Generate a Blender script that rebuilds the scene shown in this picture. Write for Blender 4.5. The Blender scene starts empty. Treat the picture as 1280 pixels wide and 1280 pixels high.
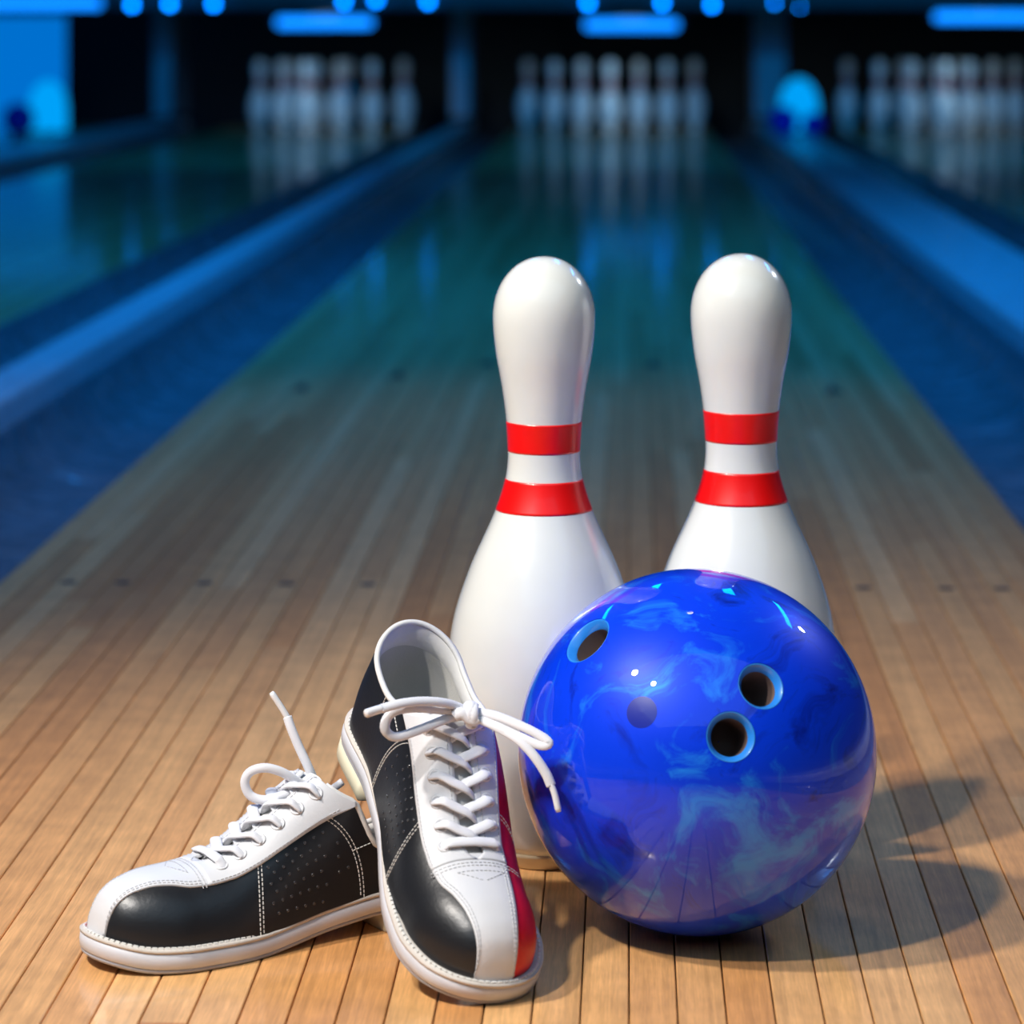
import bpy, bmesh, math, random
from mathutils import Vector, Matrix

random.seed(7)
scene = bpy.context.scene
COL = scene.collection
PI = math.pi

# ------------------------------------------------------------------ camera
FPX, HOR, VPX, CAM_H, CAM_X = 3800.0, 36.0, 785.0, 0.548, 0.094
PSI = math.atan((VPX-640)/FPX)
CR = Vector((math.cos(PSI), math.sin(PSI), 0)); CF = Vector((-math.sin(PSI), math.cos(PSI), 0))
CAM = Vector((CAM_X, 0, CAM_H))
def at(px, py, d):                      # a pixel at distance d -> world point
    return CAM + CF*d + CR*((px-640)*d/FPX) + Vector((0, 0, (HOR-py)*d/FPX))
def on_floor(px, py, z=0.0):            # a pixel on the plane of height z
    return at(px, py, (CAM_H-z)*FPX/(py-HOR))
cd = bpy.data.cameras.new('camera'); cam = bpy.data.objects.new('camera', cd); COL.objects.link(cam)
cam.location = CAM; cam.rotation_euler = (PI/2, 0, PSI)
cd.sensor_width = 36; cd.lens = FPX/1280*36; cd.shift_y = -(640-HOR)/1280
cd.clip_start = 0.05; cd.clip_end = 80
cd.dof.use_dof = True; cd.dof.focus_distance = 1.86; cd.dof.aperture_fstop = 7.5
scene.camera = cam

# ------------------------------------------------------------------ world, lights, exposure
world = bpy.data.worlds.new('world'); scene.world = world; world.use_nodes = True
bg = world.node_tree.nodes['Background']
bg.inputs[0].default_value = (0.05, 0.22, 0.7, 1); bg.inputs[1].default_value = 0.03
vs = scene.view_settings
vs.view_transform = 'Standard'; vs.look = 'None'; vs.gamma = 1; vs.use_curve_mapping = False; vs.exposure = 0.0
def aim(o, target): o.rotation_euler = (Vector(target)-o.location).to_track_quat('-Z', 'Y').to_euler()
def spot(name, loc, target, power, color, radius, size, blend):
    l = bpy.data.lights.new(name, 'SPOT'); l.energy = power; l.color = color
    l.shadow_soft_size = radius; l.spot_size = math.radians(size); l.spot_blend = blend
    o = bpy.data.objects.new(name, l); COL.objects.link(o); o.location = loc; aim(o, target); return o
def area(name, loc, target, power, color, sx, sy):
    l = bpy.data.lights.new(name, 'AREA'); l.energy = power; l.color = color
    l.shape = 'RECTANGLE'; l.size = sx; l.size_y = sy
    o = bpy.data.objects.new(name, l); COL.objects.link(o); o.location = loc; aim(o, target); return o
BALL_C = at(871, 931, 1.85); BALL_C.z = .1090
CTR = Vector((0.06, 1.85, 0.1))
def rel(dx, dd, dz, r): return BALL_C + (CR*dx+CF*dd+Vector((0, 0, dz))).normalized()*r
spot('key_lamp', rel(-.583, -.253, .77, 2.3), CTR, 172, (1.0, .94, .87), .07, 52, 1.0)
spot('second_key_lamp', rel(-.45, -.47, .76, 2.4), CTR, 136, (1.0, .95, .90), .06, 52, 1.0)
spot('rim_lamp', rel(.73, .72, .62, 2.2), CTR, 22, (.75, .85, 1.0), .05, 40, .9)
spot('lane_fill', (0, 2.8, 3.1), (0, 2.85, 0), 34, (.92, .88, 1.0), .08, 44, 1.0)  # unseen fill added to carry whitish light further down the lane
spot('lane_fill', (0, 3.8, 3.1), (0, 3.85, 0), 38, (.92, .88, 1.0), .08, 44, 1.0)  # second spot of the added lane fill
area('room_fill', (.2, -1.5, 3.2), (.2, -1.5, 0), 80, (.45, .74, 1.0), 6.5, 5.0)  # broad soft fill added behind the camera, stands in for dim room light
BLUE = (0.0, 0.36, 1.0)
for x in (-2.4, -.8, .87, 2.6):
    area('blue_ceiling_lamp', (x, 6, 3.1), (x, 6.6, 0), 66, (0.0, .27, 1.0), .25, 3.5)
    spot('blue_pit_lamp', (x, 9.3, 3.1), (x, 14.2, 0), 185, BLUE, .06, 55, .8)

# ------------------------------------------------------------------ helpers
def link(name, me, mat=None, parent=None):
    o = bpy.data.objects.new(name, me); COL.objects.link(o)
    if mat is not None and not me.materials: me.materials.append(mat)
    if parent is not None: o.parent = parent
    return o
def mesh(name, verts, faces, smooth=True):
    me = bpy.data.meshes.new(name); me.from_pydata([tuple(v) for v in verts], [], faces); me.validate()
    bm = bmesh.new(); bm.from_mesh(me); bmesh.ops.recalc_face_normals(bm, faces=bm.faces[:]); bm.to_mesh(me); bm.free()
    if smooth: me.polygons.foreach_set('use_smooth', [True]*len(me.polygons))
    me.update(); return me
def tag(o, label=None, cat=None, group=None, kind=None):
    if label: o['label'] = label
    if cat: o['category'] = cat
    if group: o['group'] = group
    if kind: o['kind'] = kind
    return o
def empty(name, loc=(0, 0, 0), rot=(0, 0, 0)):
    o = bpy.data.objects.new(name, None); COL.objects.link(o); o.location = loc; o.rotation_euler = rot
    o.empty_display_size = .05; return o
def grid(rows, closed_u=False, closed_v=False):
    n, m = len(rows), len(rows[0]); v = [p for r in rows for p in r]; f = []
    for i in range(n if closed_u else n-1):
        for j in range(m if closed_v else m-1):
            i2, j2 = (i+1) % n, (j+1) % m
            f.append((i*m+j, i2*m+j, i2*m+j2, i*m+j2))
    return v, f
def lathe(profile, n=48):
    rows = [[(r*math.cos(2*PI*k/n), r*math.sin(2*PI*k/n), z) for k in range(n)] for r, z in profile]
    v, f = grid(rows, closed_v=True)
    if profile[0][0] > 1e-6: f.append(tuple(range(n))[::-1])
    if profile[-1][0] > 1e-6: f.append(tuple(range(len(v)-n, len(v))))
    return v, f
def box(c, s):
    x, y, z = c; a, b, h = s[0]/2, s[1]/2, s[2]/2
    v = [(x+i*a, y+j*b, z+k*h) for k in (-1, 1) for i, j in ((-1, -1), (1, -1), (1, 1), (-1, 1))]
    return v, [(3, 2, 1, 0), (4, 5, 6, 7), (0, 1, 5, 4), (1, 2, 6, 5), (2, 3, 7, 6), (3, 0, 4, 7)]
def bevbox(name, c, s, bev, mat, parent=None, seg=2):
    me = mesh(name, *box(c, s), smooth=False)
    bm = bmesh.new(); bm.from_mesh(me)
    bmesh.ops.bevel(bm, geom=bm.edges[:], offset=bev, segments=seg, affect='EDGES', profile=.5)
    bm.to_mesh(me); bm.free()
    return link(name, me, mat, parent)
def catmull(pts, n=8):
    pts = [Vector(p) for p in pts]; out = []
    for i in range(len(pts)-1):
        a = pts[max(i-1, 0)]; b = pts[i]; c = pts[i+1]; d = pts[min(i+2, len(pts)-1)]
        for k in range(n):
            t = k/n
            out.append(.5*((2*b)+(c-a)*t+(2*a-5*b+4*c-d)*t*t+(3*b-a-3*c+d)*t**3))
    out.append(pts[-1]); return out
def tube(pts, r, n=8, flat=1.0, up=None, taper=None):
    """tube through pts; flat<1 squashes it along the up direction"""
    V = []; m = len(pts); up = Vector(up) if up is not None else Vector((0, 0, 1))
    for i, p in enumerate(pts):
        t = (pts[min(i+1, m-1)]-pts[max(i-1, 0)]).normalized()
        a = t.cross(up)
        if a.length < 1e-3: a = t.cross(Vector((1, 0, .2)))
        a.normalize(); b = a.cross(t).normalized()
        rr = r*(taper(i/(m-1)) if taper else 1)
        V.append([tuple(p+a*(rr*math.cos(2*PI*k/n))+b*(rr*flat*math.sin(2*PI*k/n))) for k in range(n)])
    v, f = grid(V, closed_v=True)
    f.append(tuple(range(n))[::-1]); f.append(tuple(range(len(v)-n, len(v))))
    return v, f
class MB:
    def __init__(s): s.v = []; s.f = []
    def add(s, vf):
        k = len(s.v); s.v += list(vf[0]); s.f += [tuple(i+k for i in q) for q in vf[1]]; return s
    def build(s, name, mat, parent=None, smooth=True): return link(name, mesh(name, s.v, s.f, smooth), mat, parent)

# ------------------------------------------------------------------ materials
def new_mat(name):
    m = bpy.data.materials.new(name); m.use_nodes = True
    return m, m.node_tree, m.node_tree.nodes['Principled BSDF']
def simple(name, color, rough=.5, metal=0.0, coat=0.0, bump=None, vary=0.0, spec=.5, sheen=0.0):
    m, nt, b = new_mat(name)
    b.inputs['Base Color'].default_value = (*color, 1); b.inputs['Roughness'].default_value = rough
    b.inputs['Metallic'].default_value = metal; b.inputs['Coat Weight'].default_value = coat
    b.inputs['Coat Roughness'].default_value = .05; b.inputs['Specular IOR Level'].default_value = spec
    if sheen: b.inputs['Sheen Weight'].default_value = sheen
    tc = nt.nodes.new('ShaderNodeTexCoord')
    if bump:
        n = nt.nodes.new('ShaderNodeTexNoise'); n.inputs['Scale'].default_value = bump[0]; n.inputs['Detail'].default_value = 4
        nt.links.new(tc.outputs['Object'], n.inputs['Vector'])
        bp = nt.nodes.new('ShaderNodeBump'); bp.inputs['Strength'].default_value = bump[1]; bp.inputs['Distance'].default_value = bump[2]
        nt.links.new(n.outputs['Fac'], bp.inputs['Height']); nt.links.new(bp.outputs['Normal'], b.inputs['Normal'])
    if vary:
        n = nt.nodes.new('ShaderNodeTexNoise'); n.inputs['Scale'].default_value = 30; n.inputs['Detail'].default_value = 5
        nt.links.new(tc.outputs['Object'], n.inputs['Vector'])
        r = nt.nodes.new('ShaderNodeValToRGB')
        r.color_ramp.elements[0].position = .3; r.color_ramp.elements[1].position = .7
        r.color_ramp.elements[0].color = (*[c*(1-vary) for c in color], 1)
        r.color_ramp.elements[1].color = (*[min(1, c*(1+vary*.5)) for c in color], 1)
        nt.links.new(n.outputs['Fac'], r.inputs['Fac']); nt.links.new(r.outputs['Color'], b.inputs['Base Color'])
    return m
def emit(name, color, strength):
    m, nt, b = new_mat(name); b.inputs['Base Color'].default_value = (0, 0, 0, 1)
    b.inputs['Specular IOR Level'].default_value = 0
    b.inputs['Emission Color'].default_value = (*color, 1); b.inputs['Emission Strength'].default_value = strength
    return m
def wood_mat(name, tones, per_object=True, board=0.027):
    """glossy maple: tone per board, stretched grain and flecks"""
    m, nt, b = new_mat(name); N = nt.nodes.new; L = nt.links.new
    tc = N('ShaderNodeTexCoord'); oi = N('ShaderNodeObjectInfo')
    def math_(op, a=None, bb=None):
        n = N('ShaderNodeMath'); n.operation = op
        for i, q in enumerate((a, bb)):
            if q is None: continue
            if isinstance(q, (int, float)): n.inputs[i].default_value = q
            else: L(q, n.inputs[i])
        return n.outputs[0]
    sx = N('ShaderNodeSeparateXYZ'); L(tc.outputs['Object'], sx.inputs[0])
    if per_object:
        rnd = oi.outputs['Random']
        idx = rnd
    else:
        idx = math_('FLOOR', math_('DIVIDE', sx.outputs['X'], board))
        wn0 = N('ShaderNodeTexWhiteNoise'); wn0.noise_dimensions = '1D'; L(idx, wn0.inputs['W']); rnd = wn0.outputs['Value']
    # separate lengths along one board, each with its own tone
    yy = math_('ADD', math_('DIVIDE', sx.outputs['Y'], 1.35), math_('MULTIPLY', rnd, 17.0))
    cell = math_('FLOOR', yy)
    wn = N('ShaderNodeTexWhiteNoise'); wn.noise_dimensions = '2D'
    cv = N('ShaderNodeCombineXYZ'); L(math_('MULTIPLY', rnd, 91.7), cv.inputs[0]); L(cell, cv.inputs[1]); L(cv.outputs[0], wn.inputs['Vector'])
    ramp = N('ShaderNodeValToRGB'); cr = ramp.color_ramp; cr.interpolation = 'LINEAR'
    while len(cr.elements) < len(tones): cr.elements.new(.5)
    for i, t in enumerate(tones): cr.elements[i].position = i/(len(tones)-1); cr.elements[i].color = (*t, 1)
    L(wn.outputs['Value'], ramp.inputs['Fac'])
    mp = N('ShaderNodeMapping'); L(tc.outputs['Object'], mp.inputs['Vector']); mp.inputs['Scale'].default_value = (190, 3.0, 60)
    off = N('ShaderNodeCombineXYZ'); L(math_('MULTIPLY', rnd, 300.0), off.inputs[1]); L(off.outputs[0], mp.inputs['Location'])
    g = N('ShaderNodeTexNoise'); g.inputs['Scale'].default_value = 1.0; g.inputs['Detail'].default_value = 5; g.inputs['Distortion'].default_value = 1.2
    L(mp.outputs[0], g.inputs['Vector'])
    mp2 = N('ShaderNodeMapping'); L(tc.outputs['Object'], mp2.inputs['Vector']); mp2.inputs['Scale'].default_value = (900, 45, 200); L(off.outputs[0], mp2.inputs['Location'])
    g2 = N('ShaderNodeTexNoise'); g2.inputs['Scale'].default_value = 1.0; g2.inputs['Detail'].default_value = 3; L(mp2.outputs[0], g2.inputs['Vector'])
    mp3 = N('ShaderNodeMapping'); L(tc.outputs['Object'], mp3.inputs['Vector']); mp3.inputs['Scale'].default_value = (30, 26, 30); L(off.outputs[0], mp3.inputs['Location'])
    g3 = N('ShaderNodeTexNoise'); g3.inputs['Scale'].default_value = 1.0; g3.inputs['Detail'].default_value = 4; L(mp3.outputs[0], g3.inputs['Vector'])
    def mul(colour, noise, lo, hi, p0, p1):
        r = N('ShaderNodeMapRange'); r.inputs[1].default_value = p0; r.inputs[2].default_value = p1; r.inputs[3].default_value = lo; r.inputs[4].default_value = hi
        L(noise, r.inputs[0])
        x = N('ShaderNodeMix'); x.data_type = 'RGBA'; x.blend_type = 'MULTIPLY'; x.inputs[0].default_value = 1
        L(colour, x.inputs[6]); L(r.outputs[0], x.inputs[7]); return x.outputs[2]
    c = mul(ramp.outputs['Color'], g.outputs['Fac'], .80, 1.1, .3, .7)
    c = mul(c, g2.outputs['Fac'], .88, 1.06, .35, .65)
    c = mul(c, g3.outputs['Fac'], .90, 1.08, .35, .65)
    L(c, b.inputs['Base Color'])
    b.inputs['Roughness'].default_value = .34; b.inputs['Coat Weight'].default_value = .55; b.inputs['Coat Roughness'].default_value = .09
    b.inputs['Specular IOR Level'].default_value = .35
    bp = N('ShaderNodeBump'); bp.inputs['Strength'].default_value = .12; bp.inputs['Distance'].default_value = .0004
    L(g2.outputs['Fac'], bp.inputs['Height']); L(bp.outputs[0], b.inputs['Normal'])
    return m
TONES = [(.64, .275, .085), (.75, .36, .125), (.80, .42, .155), (.86, .48, .195), (.70, .32, .105)]
M = {}
M['maple'] = wood_mat('maple_board', TONES)
M['maple_far'] = wood_mat('maple_lane', TONES, per_object=False)
M['gap'] = simple('dark_joint', (.03, .016, .008), .8)
M['inlay'] = simple('dark_inlay', (.035, .022, .015), .35, coat=.5)
M['gutter'] = simple('grey_gutter_plastic', (.19, .20, .22), .13, bump=(6, 1.0, .05), vary=.35)
M['divider'] = simple('grey_divider_laminate', (.60, .61, .63), .28, bump=(5, .4, .008), vary=.2)
M['dark'] = simple('black_paint', (.012, .012, .014), .6)
M['mask'] = simple('dark_mask_panel', (.06, .065, .07), .55, vary=.3)
M['post'] = simple('grey_post_laminate', (.30, .31, .34), .45)
M['panel'] = emit('panel_light_as_glow', (0.0, .16, .62), 1.0)  # blue light falling on the pale panel, put in as emission
M['plaster'] = simple('dark_plaster', (.10, .11, .13), .8, vary=.2)
M['pinwhite'] = simple('pin_white', (.76, .775, .74), .22, coat=.8, bump=(14, .05, .002), vary=.03)
M['pinred'] = simple('pin_red', (.88, .003, .003), .35, coat=.3)
M['pinbase'] = simple('pin_base_nylon', (.60, .50, .34), .4)
M['farred'] = simple('far_pin_red', (.55, .03, .05), .35)
M['lightbar'] = emit('blue_tube', (0.004, .22, .95), 2.2)
M['bulb'] = emit('blue_bulb', (0.0, .18, .9), 14)
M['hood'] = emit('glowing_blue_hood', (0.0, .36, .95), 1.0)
# ------------------------------------------------------------------ the setting
LW = 1.0541; HALF = LW/2; BW = LW/39
Y0, Y1 = -3.0, 17.05                    # lane from behind the camera to the edge of the pit
G1, DL, G2 = .238, .082, .226           # left gap: gutter, divider, gutter
GR1, DR, GR2 = .240, .225, .231         # right gap
XL = -(HALF+G1+DL+G2+HALF); XR = HALF+GR1+DR+GR2+HALF; XLL = XL-(HALF+GR1+DR+GR2+HALF)
def struct(o, label, cat): return tag(o, label, cat, kind='structure')

floor = link('floor', mesh('floor', *box((0, (Y0+Y1)/2, -.032), (LW-.0006, Y1-Y0, .036)), smooth=False), M['gap'])
struct(floor, 'glossy maple bowling lane of long narrow boards under pins, ball and shoes', 'floor')
bv, bf = [], []
hw = BW/2-.00045; e = .0006
prof = [(-hw, -.014), (-hw, -e), (-hw+e, 0), (hw-e, 0), (hw, -e), (hw, -.014)]
rows = [[(x, y, z) for x, z in prof] for y in (Y0, Y1)]
bv, bf = grid(rows, closed_v=True)
bf += [tuple(range(6)), tuple(range(11, 5, -1))]
board_me = mesh('lane_board', bv, bf, smooth=False); board_me.materials.append(M['maple'])
for i in range(39):
    o = bpy.data.objects.new('board', board_me); COL.objects.link(o); o.parent = floor; o.location = ((i-19)*BW, 0, 0)
# inlaid guide dots and arrows
dv, df = lathe([(0.0085, -.0005), (.0085, .0002)], 20)
dot_me = mesh('guide_dot', dv, df, smooth=False); dot_me.materials.append(M['inlay'])
YD = on_floor(666, 732).y
for b in (3, 5, 8, 11, 14):
    for sgn in (-1, 1):
        o = bpy.data.objects.new('guide_dot', dot_me); COL.objects.link(o); o.parent = floor; o.location = (sgn*(20-b)*BW, YD, .00005)
av = [(x, y, z) for z in (-.0005, .0002) for x, y in ((-.014, -.055), (0, .075), (.014, -.055), (0, -.03))]
arrow_me = mesh('guide_arrow', av, [(3, 2, 1, 0), (4, 5, 6, 7)]+[(i, (i+1) % 4, (i+1) % 4+4, i+4) for i in range(4)], smooth=False)
arrow_me.materials.append(M['inlay'])
YA = on_floor(708, 486).y
for k in range(-3, 4):
    o = bpy.data.objects.new('guide_arrow', arrow_me); COL.objects.link(o); o.parent = floor
    o.location = (k*5*BW, YA+(3-abs(k))*.17, .00005)

def lane(name, cx, label):
    o = link(name, mesh(name, *box((0, (Y0+Y1)/2, -.025), (LW, Y1-Y0, .05)), smooth=False), M['maple_far'])
    o.location = (cx, 0, 0); struct(o, label, 'floor')
lane('floor_left', XL, 'dim glossy lane left of the narrow divider, blue panel reflected in it')
lane('floor_right', XR, 'dim glossy lane right of the wide divider, pins reflected in it')
lane('floor_far_left', XLL, 'sliver of lane in front of the bright blue wall panel')
def gutter(x0, x1, label, cat='gutter'):
    w = x1-x0; n = 16; top, bot = [], []
    for k in range(n+1):
        a = PI*k/n
        top.append((x0+w/2-(w/2-.006)*math.cos(a), -.004-.080*math.sin(a)**.8))
    pr = [(x0, -.002)]+top+[(x1, -.002), (x1, -.12), (x0, -.12)]
    rows = [[(x, y, z) for x, z in pr] for y in (Y0, Y1)]
    v, f = grid(rows, closed_v=True); m = len(pr); f += [tuple(range(m)), tuple(range(2*m-1, m-1, -1))]
    o = link('gutter', mesh('gutter', v, f, smooth=False), M['gutter']); struct(o, label, cat)
def divider(x0, x1, label):
    r = .012; h = .040; pr = [(x0, -.12)]
    for k in range(7): a = PI/2*k/6; pr.append((x0+r-r*math.cos(a), h-r+r*math.sin(a)))
    for k in range(7): a = PI/2*k/6; pr.append((x1-r+r*math.sin(a), h-r+r*math.cos(a)))
    pr.append((x1, -.12))
    rows = [[(x, y, z) for x, z in pr] for y in (Y0, Y1-.1)]
    v, f = grid(rows, closed_v=True); m = len(pr); f += [tuple(range(m)), tuple(range(2*m-1, m-1, -1))]
    o = link('lane_divider', mesh('lane_divider', v, f, smooth=False), M['divider']); struct(o, label, 'divider')
E = .0004
x = -HALF; gutter(x-G1+E, x-E, 'blue-lit gutter along the left edge of the middle lane')
x -= G1; divider(x-DL, x, 'narrow blue-lit divider rail left of the middle lane')
x -= DL; gutter(x-G2+E, x-E, 'dark gutter between the narrow divider and the left lane')
x = HALF; gutter(x+E, x+GR1-E, 'blue-lit gutter along the right edge of the middle lane')
x += GR1; divider(x, x+DR, 'wide blue-lit divider slab right of the middle lane'); XDR = x
x += DR; gutter(x+E, x+GR2-E, 'dark gutter between the wide divider and the right lane')
x = XL-HALF; gutter(x-GR1+E, x-E, 'dark gutter along the far side of the left lane')
x -= GR1; divider(x-DR, x, 'divider slab beyond the left lane, beside the blue wall panel'); XDLL = x
x -= DR; gutter(x-GR2+E, x-E, 'gutter right beside the lane at the blue wall panel')

# room shell
def slab(name, c, s, mat, label, cat): return struct(link(name, mesh(name, *box(c, s), smooth=False), mat), label, cat)
slab('floor_base', (0, 7.5, -.16), (12, 26, .06), M['dark'], 'dark sub-floor beneath the lanes', 'floor')
slab('ceiling', (0, 7.0, 3.35), (12, 27, .1), M['plaster'], 'dark ceiling above the lanes', 'ceiling')
slab('wall_left', (-6.05, 7.0, 1.6), (.1, 27, 3.6), M['plaster'], 'dark side wall far left of the lanes', 'wall')
slab('wall_right', (6.05, 7.0, 1.6), (.1, 27, 3.6), M['plaster'], 'dark side wall far right of the lanes', 'wall')
slab('wall_front', (0, -6.45, 1.6), (12, .1, 3.6), M['plaster'], 'dark wall behind the viewer', 'wall')
slab('wall_back', (0, 18.4, 1.6), (12, .1, 3.6), M['dark'], 'black wall at the back of the pin pits', 'wall')
MZ = .66
slab('wall_mask', (0, 15.68, MZ+1.3), (12, .05, 2.6), M['mask'], 'dark masking wall above the three racks of pins', 'wall')
# upright posts at the pit, one at the end of every divider
def post(xc, w, label):
    o = bevbox('pit_post', (0, 0, .36), (w, .62, .66), .012, M['post']); o.location = (xc, 16.62, .04)
    tag(o, label, 'post', 'posts between the pin pits')
post(-HALF-G1-DL/2, .10, 'slim blue-lit post between the left pins and the middle pins')
post(XDR+.09, .17, 'wide dim blue post between the middle pins and the right pins')
post(XDLL-.05, .10, 'dim blue post at the far end beyond the left lane')
# pale panel closing the far left pit
pxr = at(84, 100, 16.4).x
o = bevbox('wall_panel', (0, 0, .31), (1.7, .04, .62), .008, M['panel']); o.location = (pxr-.85, 16.25, 0)
tag(o, 'bright blue-lit flat panel closing the pit at far left', 'panel')

# light bars over the racks, with their own light on the pins
def light_bar(px0, px1, py, label, d=15.55):
    a, b = at(px0, py, d), at(px1, py, d); w = (b-a).length
    root = empty('light_bar', (a+b)/2)
    r = .026
    v, f = lathe([(0, -w/2), (r*.7, -w/2+.004), (r, -w/2+.02), (r, w/2-.02), (r*.7, w/2-.004), (0, w/2)], 20)
    v = [(z, x*.7, y) for x, y, z in v]
    link('tube', mesh('tube', v, f), M['lightbar'], root)
    bevbox('housing', (0, .035, .012), (w+.05, .05, .075), .01, M['dark'], root)
    for sx in (-1, 1): bevbox('bracket', (sx*w*.38, .1, .062), (.03, .10, .09), .004, M['dark'], root)
    tag(root, label, 'lamp', 'blue light bars above the pins')
    return (a+b)/2
bars = [light_bar(345, 466, 28, 'glowing blue light bar above the left rack of pins'),
        light_bar(731, 848, 31, 'glowing blue light bar above the middle rack of pins'),
        light_bar(1168, 1292, 21, 'glowing blue light bar above the right rack of pins, cut by the edge'),
        light_bar(-60, 128, 4, 'long glowing blue light bar at the top left corner')]
def bulb(px, py, label, d=15.63, r=.019):
    root = empty('light_bulb', at(px, py, d))
    v, f = lathe([(0, -r), (r*.5, -r*.87), (r*.87, -r*.5), (r, 0), (r*.87, r*.5), (r*.5, r*.87), (.3*r, r)], 14)
    link('globe', mesh('globe', v, f), M['bulb'], root)
    v, f = lathe([(r*.45, r*.8), (r*.45, r*1.9), (r*.3, r*2.1)], 12)
    link('socket', mesh('socket', v, f), M['dark'], root)
    tag(root, label, 'bulb', 'blue bulbs along the top edge')
nm = ['leftmost', 'second', 'third', 'fourth', 'fifth', 'sixth', 'seventh', 'eighth', 'ninth', 'tenth', 'eleventh', 'twelfth']
for i, (px, py) in enumerate(((165, 6), (212, 5), (267, 5), (430, 2), (470, 0), (535, 2), (735, 4), (828, 4), (890, 6), (968, 4), (1000, 6))):
    bulb(px, py, ('small round blue bulb at the top edge, leftmost of the row' if i == 0 else 'small round blue bulb at the top edge, %s from the left' % nm[i]))

# ------------------------------------------------------------------ pins
IN = .0254
PROF = [(0, 0), (.98, 0), (1.015, .035), (1.08, .12), (1.414, .75), (1.953, 2.25), (2.255, 3.375), (2.383, 4.5), (2.282, 5.875), (1.851, 7.25),
        (1.236, 8.625), (.982, 9.375), (.8985, 10), (.935, 10.875), (1.047, 11.75), (1.203, 12.625), (1.2735, 13.5), (1.22, 14.06), (1.05, 14.5), (.72, 14.82), (.36, 14.96), (0, 15.0)]
def pin_r(z):
    zs = [p[1] for p in PROF[3:]]; rs = [p[0] for p in PROF[3:]]
    n = len(zs)
    if z >= 13.5:                        # round cap
        t = (z-13.5)/1.5; return 1.2735*math.sqrt(max(0, 1-t*t))**(.96)
    i = 0
    while i < n-2 and z > zs[i+1]: i += 1
    h = zs[i+1]-zs[i]; t = (z-zs[i])/h
    def sl(k):
        if k <= 0: return (rs[1]-rs[0])/(zs[1]-zs[0])
        return (rs[k+1]-rs[k-1])/(zs[k+1]-zs[k-1])
    m0, m1 = sl(i)*h, sl(i+1)*h
    if zs[i+1] == 13.5: m1 = 0
    return (2*t**3-3*t**2+1)*rs[i]+(t**3-2*t**2+t)*m0+(-2*t**3+3*t**2)*rs[i+1]+(t**3-t**2)*m1
def pin_profile(z0, z1, n, off=0.0): return [(pin_r(z0+(z1-z0)*k/n)+off, z0+(z1-z0)*k/n) for k in range(n+1)]
def capz(): return [(1.2735*math.sin(a)**.96, 13.5+1.5*math.cos(a)) for a in [PI/2*(1-k/14) for k in range(1, 15)]]
def scaled(p, k): return [(max(0, r)*k, z*k) for r, z in p]
PK = IN*.398/.381
def make_pin(name, loc, bands, label, rz=0):
    root = empty(name, loc, (0, 0, rz))
    prof = pin_profile(.42, 13.5, 70)+capz()[:-1]+[(0, 15.0)]
    link('body', mesh('body', *lathe(scaled(prof, PK), 72)), M['pinwhite'], root)
    bp = [(0, .0), (.95, .0), (1.02, .03), (1.06, .10)]+[(pin_r(z)+.004, z) for z in (.2, .31, .42)]+[(pin_r(.43)-.03, .43)]
    link('base_ring', mesh('base_ring', *lathe(scaled(bp, PK), 72)), M['pinbase'], root)
    for z0, z1 in bands:
        z0, z1 = z0/PK, z1/PK
        p = [(pin_r(z0)-.004, z0-.004)]+pin_profile(z0, z1, 14, .007)+[(pin_r(z1)-.004, z1+.004)]
        v, f = grid([[(r*PK*math.cos(2*PI*k/72), r*PK*math.sin(2*PI*k/72), z*PK) for k in range(72)] for r, z in p], closed_v=True)
        link('neck_band', mesh('neck_band', v, f), M['pinred'], root)
    return tag(root, label, 'bowling pin', 'two large pins standing in front')
dL, dR = 2.005, 2.030
def band_z(y, d): return CAM_H-(y-HOR)*d/FPX
pl = at(680, 700, dL); pl.z = 0; pr_ = at(926.5, 700, dR); pr_.z = 0
make_pin('bowling_pin', pl, [(band_z(563, dL), band_z(526, dL)), (band_z(636, dL), band_z(597.5, dL))], 'white pin with two red neck bands standing between the shoes and the ball')
make_pin('bowling_pin', pr_, [(band_z(550, dR), band_z(512, dR)), (band_z(625, dR), band_z(586, dR))], 'white pin with two red neck bands standing right behind the blue ball')

# small blurred pins at the far end
fp = scaled(pin_profile(.1, 13.5, 22)+[(1.24, 13.95), (1.05, 14.45), (.7, 14.8), (.3, 14.97), (0, 15)], IN)
far_body = mesh('far_pin_body', *lathe([(fp[0][0], 0)]+fp, 20)); far_body.materials.append(M['pinwhite'])
def far_band(z0, z1):
    p = scaled([(pin_r(z0)-.01, z0)]+pin_profile(z0, z1, 4, .02)+[(pin_r(z1)-.01, z1)], IN)
    v, f = grid([[(r*math.cos(2*PI*k/20), r*math.sin(2*PI*k/20), z) for k in range(20)] for r, z in p], closed_v=True)
    me = mesh('far_pin_band', v, f); me.materials.append(M['farred']); return me
fb1, fb2 = far_band(8.9, 9.7), far_band(10.4, 11.2)
ROWS = [[(0, 'head pin in front')], [(-1, 'left pin of the second row'), (1, 'right pin of the second row')],
        [(-2, 'left pin of the third row'), (0, 'middle pin of the third row'), (2, 'right pin of the third row')],
        [(-3, 'outermost left pin of the back row'), (-1, 'inner left pin of the back row'), (1, 'inner right pin of the back row'), (3, 'outermost right pin of the back row')]]
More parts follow.
